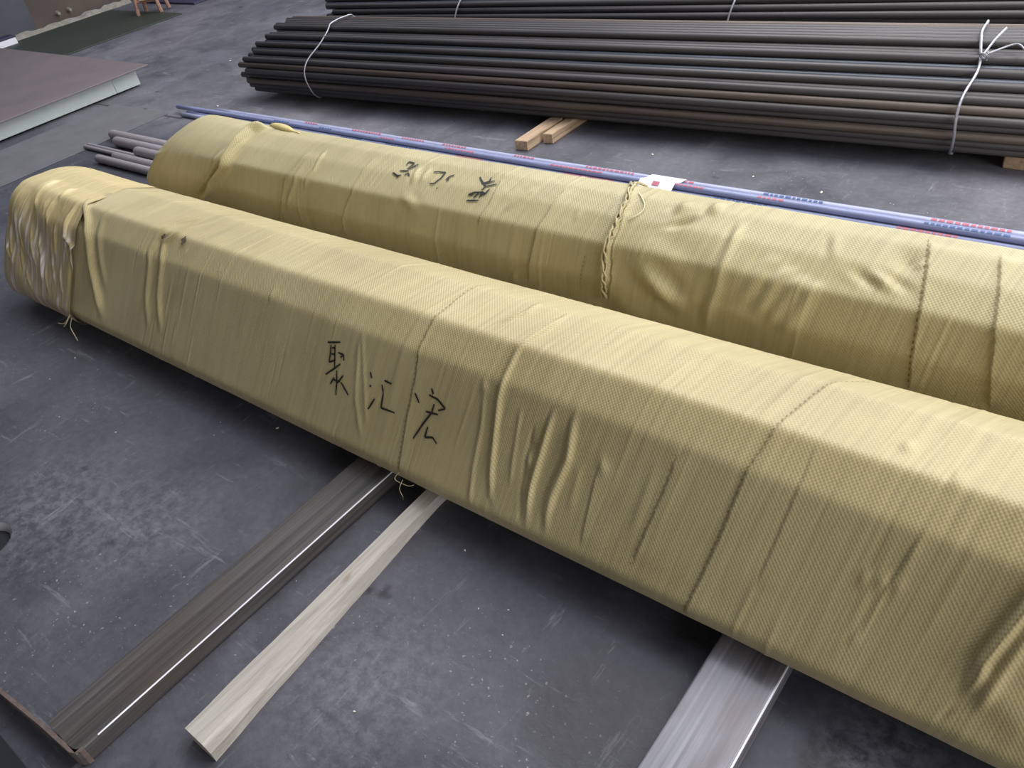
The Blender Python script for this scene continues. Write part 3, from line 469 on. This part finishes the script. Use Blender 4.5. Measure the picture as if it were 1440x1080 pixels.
def bundles():
    t = empty('wrapped_bundle', (-1.2, 1.17, .05), 'large front bundle in yellow woven wrap, with marker writing on its side', 'bundle')
    def under(o): o.matrix_parent_inverse = Matrix.Translation(t.location).inverted(); return o
    w = Wrap(PF, -3.62, FEAT_F, 3, LUMP_F, end=.49)
    under(w.surface('woven_wrap', WRAP_F, t, x_end=2.4, close=.07))
    c = Wrap(PF, -3.63, FEAT_C, 11, [(-3.45, .30, .006, .2, .2, 30)], end=.5)
    o = under(c.surface('end_cover', FILM, t, extra=lambda U, V: np.where((V < .50), .011, .011-.009*np.clip((V-.50)/.08, 0, 1)), u1=-3.09, close=.085)); o['label'] = 'bleached creased cloth tied over the left end'
    for ch in INK_F:
        for st in ch: under(w.ribbon('ink_stroke', [st], INK, t, w=.0058, lift=.0022))
    tr = [under(w.ribbon('tear', [[(u-.012, v), (u+.002, v+.006), (u+.014, v-.004)], [(u, v-.014), (u+.002, v), (u-.002, v+.014)]], mat_plain('torn_gap', lin(92, 80, 66), .9, bump=0), t, w=.012, lift=.0075)) for u, v in ((-2.553, .474), (-2.439, .486))]
    def stitches(w, par, f, feats, pick, dash=.006, gap=.006, wd=.0030, lift=.0022, mat=THREAD):
        for k in pick:
            P = np.array(feats[k][1]); d = np.r_[0, np.cumsum(np.linalg.norm(np.diff(P, axis=0), axis=1))]; ss = []
            for a in np.arange(.0, d[-1]-dash, dash+gap):
                ss.append([(np.interp(q, d, P[:, 0])-.003, np.interp(q, d, P[:, 1])) for q in (a, a+dash)])
            o_ = w.ribbon('seam_stitching', ss, mat, par, w=wd, lift=lift, seg=.003); o_['kind'] = 'stuff'; f(o_)
    stitches(w, t, under, FEAT_F, [0, 1], .005, .009, .0024)
    stitches(w, t, under, FEAT_F, [8], .005, .012, .0022)
    def thread(p, f, par, rad=.0011):
        f(link('loose_thread', tube_mesh('loose_thread', spline(p), rad, 5), PALE_THREAD, par))
    thread([(-3.09, .865, .10), (-3.12, .855, .06), (-3.11, .85, .03), (-3.105, .848, .004)], under, t, .0016)
    thread([(-3.10, .868, .11), (-3.15, .85, .07), (-3.20, .845, .06)], under, t, .0018)
    thread([(-3.10, .868, .11), (-3.13, .85, .075), (-3.17, .848, .05)], under, t, .0018)
    thread([(-1.345, .885, .075), (-1.352, .872, .05), (-1.343, .868, .03), (-1.35, .87, .012)], under, t, .0010)
    thread([(-1.35, .89, .10), (-1.37, .880, .07), (-1.33, .884, .062), (-1.31, .888, .07)], under, t, .0012)
    # rear bundle
    t2 = empty('wrapped_bundle', (-1.2, 1.83, .05), 'rear bundle in yellow woven wrap, crumpled at right, with upside-down marker writing', 'bundle')
    def under2(o): o.matrix_parent_inverse = Matrix.Translation(t2.location).inverted(); return o
    b = Wrap(PB, -3.40, FEAT_B, 21, LUMP_B, end=.55, shear=1.1)
    under2(b.surface('woven_wrap', WRAP_B, t2, x_end=2.4, close=.09))
    for ch in INK_B:
        for st in ch: under2(b.ribbon('ink_stroke', [st], INK, t2, w=.0062, lift=.003))
    i1 = 3; stitches(b, t2, under2, FEAT_B, [i1], .007, .010, .003, .003)
    P = [(-1.224, .352), (-1.244, .241)]; ss = [[(P[0][0]-.02*q, P[0][1]-.111*q), (P[0][0]-.02*(q+.06), P[0][1]-.111*(q+.06))] for q in np.arange(0, .94, .12)]
    under2(b.ribbon('seam_stitching', ss, THREAD, t2, w=.003, lift=.003))['kind'] = 'stuff'
    # frayed twisted selvedge along the big seam
    S0 = np.array(FEAT_B[0][1]); d = np.r_[0, np.cumsum(np.linalg.norm(np.diff(S0, axis=0), axis=1))]; rnd = random.Random(8)
    for q in range(3):
        k = 46; tt = np.linspace(0, d[-1], k); U = np.interp(tt, d, S0[:, 0])+.006*np.sin(tt*55+q*2.1)+np.array([rnd.uniform(-.004, .004) for _ in tt]); V = np.interp(tt, d, S0[:, 1])
        ex = .004+.003*np.cos(tt*55+q*2.1); p = np.stack([b.pos(U[i:i+1], V[i:i+1], ex[i])[0] for i in range(k)])
        under2(link('frayed_selvedge', tube_mesh('frayed_selvedge', p, [.0032+rnd.uniform(-.001, .001) for _ in tt], 6), WRAP_B, t2, smooth=True))
    u, v = FEAT_B[0][1][0]
    for dx_, dv, l in ((-.02, .03, .015), (.03, .04, .012), (.02, .05, .02)):
        p = np.stack([b.pos(np.array([u+dx_*s_]), np.array([v+dv*s_-.02]), .003+l*s_*(1-s_))[0] for s_ in np.linspace(0, 1, 5)])
        under2(link('frayed_end', tube_mesh('frayed_end', p, .0035, 5), WRAP_B, t2))
    p = np.stack([b.pos(np.array([u+.05+.05*math.sin(s_*2.6)]), np.array([v-.06-.10*s_]), .004)[0] for s_ in np.linspace(0, 1, 9)])
    under2(link('loose_thread', tube_mesh('loose_thread', p, .0016, 5), PALE_THREAD, t2))
    # raised flap standing off the top near the left end
    bm = bmesh.new(); R_ = []
    for i in range(15):
        s_ = i/14; row = []
        for k in range(9):
            a = k/8*math.pi
            uu = -2.90+.22*s_; rr = .014*math.sin(math.pi*min(1, s_*1.15+.08))**.6+.002
            q = b.pos(np.array([uu+.012*math.cos(a)*0]), np.array([.640-.035*s_+rr*1.2*math.cos(a)]), .001+rr*1.0*math.sin(a))[0]
            row.append(bm.verts.new(q))
        R_.append(row)
    for i in range(14):
        for k in range(8): bm.faces.new((R_[i][k], R_[i+1][k], R_[i+1][k+1], R_[i][k+1]))
    bm.faces.new(R_[0]); bm.faces.new(R_[-1][::-1]); bmesh.ops.recalc_face_normals(bm, faces=bm.faces)
    o = under2(bm_obj('raised_flap', bm, mat_plain('waxy_yellow_cloth', lin(198, 182, 122), .4, var=.15), t2, smooth=True)); o['label'] = 'waxy yellow flap standing off the top'
bundles()
# ------------------------------------------------------------------ piles of black pipe
def pipe_mesh(name, L, r, n=10, wall_=.004):
    V = []; F = []
    for rr in (r, r-wall_):
        for x in (0, L): V += [(x, rr*math.cos(2*math.pi*k/n), rr*math.sin(2*math.pi*k/n)) for k in range(n)]
    for k in range(n):
        j = (k+1) % n
        F += [(k, j, n+j, n+k), (2*n+k, 3*n+k, 3*n+j, 2*n+j), (k, 2*n+k, 2*n+j, j), (n+k, n+j, 3*n+j, 3*n+k)]
    me = mesh(name, V, F)
    for p in me.polygons: p.use_smooth = p.index % 4 < 2
    return me
def pile(origin, ang, rows, z0, d, L, label, seed, skew):
    rnd = random.Random(seed); t = empty('pipe_pile', (origin[0], origin[1], 0), label, 'pipes'); t.rotation_euler = (0, 0, ang)
    r = d/2; ms = []
    for m in (BLACKPIPE, BLACKPIPE, RUSTPIPE, BLUEPIPE):
        me = pipe_mesh('pipe', L, r*.985); me.materials.append(m.m); ms.append(me)
    for i, (s0, s1) in enumerate(rows):
        z = z0+r+i*d*.866; off = (i % 2)*r
        n0 = math.ceil((s0-off)/d); n1 = math.floor((s1-off)/d)
        for k in range(n0, n1+1):
            s_ = off+k*d+r; x = -skew(i/len(rows))+rnd.uniform(-.05, .05)
            o = bpy.data.objects.new('pipe', ms[rnd.choice((0, 0, 0, 1, 1, 2, 3)) if rnd.random() < .8 else 1]); COL.objects.link(o); o.parent = t
            o.location = (x, s_, z+rnd.uniform(-.0003, .0003)); o.rotation_euler = (rnd.uniform(0, 6.28), 0, 0)
    return t
D1 = .0352
rows1 = [(.03, .60), (.01, .61), (0, .62), (-.01, .62), (-.01, .62), (.0, .62), (.02, .62), (.06, .61), (.12, .59), (.19, .55), (.27, .49)]
A1 = math.radians(3.2); A2 = math.radians(5.6)
O1 = (-4.72, 3.0); O2 = (-4.62, 3.70)
p1 = pile(O1, A1, rows1, .052, D1, 6.3, 'near pile of black steel pipes, tied with wire, standing in front', 4, lambda h: .10*math.sin(math.pi*min(1, h*1.1+.1))+.02)
rows2 = [(.0, .66), (-.01, .67), (-.01, .67), (-.01, .67), (-.01, .67), (-.01, .67), (-.01, .67), (-.01, .67), (0, .66), (.01, .65), (.03, .63), (.06, .60), (.12, .54), (.18, .48)]
p2 = pile(O2, A2, rows2, .052, D1, 6.6, 'farther pile of black steel pipes at the top edge of the photo', 9, lambda h: .04+.10*h)
def hull(rows, z0, d):
    L_, R_ = [], []
    for i, (a, b) in enumerate(rows):
        z = z0+d/2+i*d*.866; L_.append((a-.003, z)); R_.append((b+d*.5+.01, z))
    zt = z0+len(rows)*d*.866+.010
    return [(L_[0][0]+.03, z0-.004)]+L_+[(L_[-1][0]+.03, zt), ((L_[-1][0]+R_[-1][0])/2, zt+.004), (R_[-1][0]-.03, zt)]+R_[::-1]+[(R_[0][0]-.03, z0-.004)]
def tie(par, rows, x, lean, rad=.0036, knot=False):
    h = np.array(hull(rows, .052, D1)); c = h.mean(0); top = h[:, 1].max(); pts = []
    P = np.r_[h, h[:1]]; d = np.r_[0, np.cumsum(np.linalg.norm(np.diff(P, axis=0), axis=1))]; tt = np.linspace(0, d[-1], 70)
    for q in tt:
        y, z = np.interp(q, d, P[:, 0]), np.interp(q, d, P[:, 1]); k = 1.0
        v = np.array([y, z])-c; v = v/np.linalg.norm(v)*.006
        pts.append((x+lean*(z-.05)*float(np.clip((c[0]-y)/.22, -1, 1))+.008*math.sin(q*19), y+v[0], z+v[1]))
    o = link('tie_wire', tube_mesh('tie_wire', pts, rad, 6), WIRE, par)
    if knot:
        y, z = h[len(rows)-1][0], h[len(rows)-1][1]+.02
        kp = [(x+lean*z+.012*math.cos(a*1.7), y+.0+.014*math.sin(a), z+.016*math.cos(a*1.3)) for a in np.linspace(0, 9, 26)]
        link('wire_knot', tube_mesh('wire_knot', kp, .004, 6), WIRE, par)
        tl = [(x+lean*z, y, z+.01), (x+lean*z+.02, y+.05, z+.045), (x+lean*z+.045, y+.09, z+.075)]
        link('wire_end', tube_mesh('wire_end', spline(tl), .004, 6), WIRE, par)
        tl = [(x+lean*z+.01, y+.0, z+.01), (x+lean*z+.09, y+.05, z+.03), (x+lean*z+.14, y-.01, z+.025), (x+lean*z+.22, y-.02, z+.02), (x+lean*z+.235, y-.03, z-.01), (x+lean*z+.25, y-.01, z+.02), (x+lean*z+.27, y-.035, z-.005)]
        link('wire_end', tube_mesh('wire_end', spline(tl), .0035, 6), WIRE, par)
    return o
tie(p1, rows1, .50, .10)
tie(p1, rows1, 4.02, .10, .0052, True)
for xx in (.95, 2.65, 3.95): tie(p2, rows2, xx, .12, .0045)
# ------------------------------------------------------------------ thin plastic pipes and grey rods behind the rear bundle
def conduits():
    rnd = random.Random(3)
    spec = [(2.655, .0145, PVC, 0, 'nearest the rear bundle'), (2.6845, .0145, PVCD, .02, 'second from the rear bundle'), (2.7145, .0150, PVC, .10, 'third from the rear bundle'),
            (2.7450, .0150, PVC, .05, 'fourth from the rear bundle'), (2.7755, .0150, PVC, .22, 'farthest from the rear bundle'), (2.6995, .0135, PVCD, -.10, 'lying on top')]
    for i, (y, r, m, dx, lab) in enumerate(spec):
        z = r+.0006 if i < 5 else .0405
        pts = [(x, (.004*math.sin((x+dx)*1.7)), 0) for x in np.linspace(0, 7.2, 40)]
        o = link('plastic_pipe', tube_mesh('plastic_pipe', pts, r, 10), m, None, (-5.12+dx, y-.0, z), smooth=True)
        tag(o, 'thin blue-grey plastic pipe with red print, '+lab, 'pipe', 'thin plastic pipes behind the rear bundle')
        x = .8+rnd.uniform(0, .5)
        while x < 6.9:                                       # printed runs of lettering, too small to read
            ln = rnd.uniform(.08, .26); col = PVCR if rnd.random() < .78 else PVCB; V = []; F = []
            q = x; k = 0
            while q < x+ln:
                w_ = rnd.uniform(.010, .022)
                for a in (72, 85, 98, 111):
                    ang = math.radians(a+22); yy = .004*math.sin((q+dx)*1.7)
                    V += [(q, yy+(r+.0005)*math.cos(ang), (r+.0005)*math.sin(ang)), (q+w_, yy+(r+.0005)*math.cos(ang), (r+.0005)*math.sin(ang))]
                for a in range(3): b = k*8+a*2; F.append((b, b+1, b+3, b+2))
                k += 1; q += w_+.006
            link('printed_lettering', mesh('printed_lettering', V, F), col, o)['kind'] = 'stuff'; x += ln+rnd.uniform(.12, .5)
    V = []; F = []
    for k, (y, z) in enumerate([(2.635, .004), (2.645, .0345), (2.69, .0575), (2.735, .0400), (2.782, .0325), (2.7935, .006)]):
        V += [(-1.72, y, z), (-1.56, y, z)]
    for k in range(5): F.append((2*k, 2*k+1, 2*k+3, 2*k+2))
    t = link('paper_tag', mesh('paper_tag', V, F), LABELM); md = t.modifiers.new('t', 'SOLIDIFY'); md.thickness = .0015
    tag(t, 'white tag wrapped round the thin plastic pipes behind the rear bundle', 'tag')
    k = link('tag_print', mesh('tag_print', [(-1.655, 2.665, .0475), (-1.625, 2.665, .0475), (-1.625, 2.683, .0570), (-1.655, 2.683, .0570)], [(0, 1, 2, 3)]), PVCR, t)
    rods = [(-5.28, 2.238, .030, 'thick grey rod farthest back, its rounded end beyond the rear bundle'), (-5.12, 2.175, .030, 'thick grey rod second from the back beside the farthest rod'),
            (-5.34, 2.096, .0125, 'thin grey rod reaching farthest left, the upper of two'), (-5.33, 2.069, .0125, 'thin grey rod reaching farthest left, the lower of two'),
            (-4.70, 2.082, .029, 'thick grey rod with its end set back closest to the rear bundle'), (-4.87, 2.024, .027, 'thick grey rod in front beside the nearest one'), (-4.98, 1.970, .024, 'grey rod nearest the front bundle, lowest of the rods')]
    for x, y, r, lab in rods:
        L = 2.0; pts = [(0, 0, 0), (r*.35, 0, 0), (r*.9, 0, 0), (L, 0, 0)]
        a = 0
        o = link('grey_rod', tube_mesh('grey_rod', pts, [r*.55, r*.88, r, r], 14), GREYROD, None, (x, y, r+.0006+(.0262 if y == 2.082 else 0)), smooth=True)
        o.rotation_euler = (0, 0, a); tag(o, lab, 'rod', 'grey rods left of the rear bundle')
conduits()
def chips():
    rnd = random.Random(12); bm = bmesh.new()
    def chip(x, y, s, k=1):
        p = Matrix.Translation((x, y, s*.25)) @ Matrix.Rotation(rnd.uniform(0, 6), 4, 'Z') @ Matrix.Diagonal((s*k, s*.5, s*.3, 1))
        bmesh.ops.create_icosphere(bm, subdivisions=1, radius=1, matrix=p)
    for x, y, s in ((-5.02, 2.86, .014), (-5.15, 1.72, .012), (-1.93, .90, .006), (-2.42, .62, .004), (-3.0, .78, .006), (-1.86, 3.02, .010), (-1.35, 2.95, .008), (-1.05, 2.90, .010), (-.30, 2.9, .006), (-1.02, .38, .004), (-.95, .27, .004), (-.55, .38, .005), (-.9, .14, .004), (-1.1, .83, .004), (-5.9, 3.6, .012), (-2.9, .25, .006)):
        chip(x, y, s)
    for i in range(90): 
        x = rnd.uniform(-5.2, .3); y = rnd.choice((rnd.uniform(-.1, .85), rnd.uniform(2.8, 3.0))); chip(x, y, rnd.uniform(.0012, .003))
    o = bm_obj('concrete_chips', bm, CHIP); tag(o, 'pale concrete chips scattered on the dark floor', 'debris', kind='stuff')
chips()
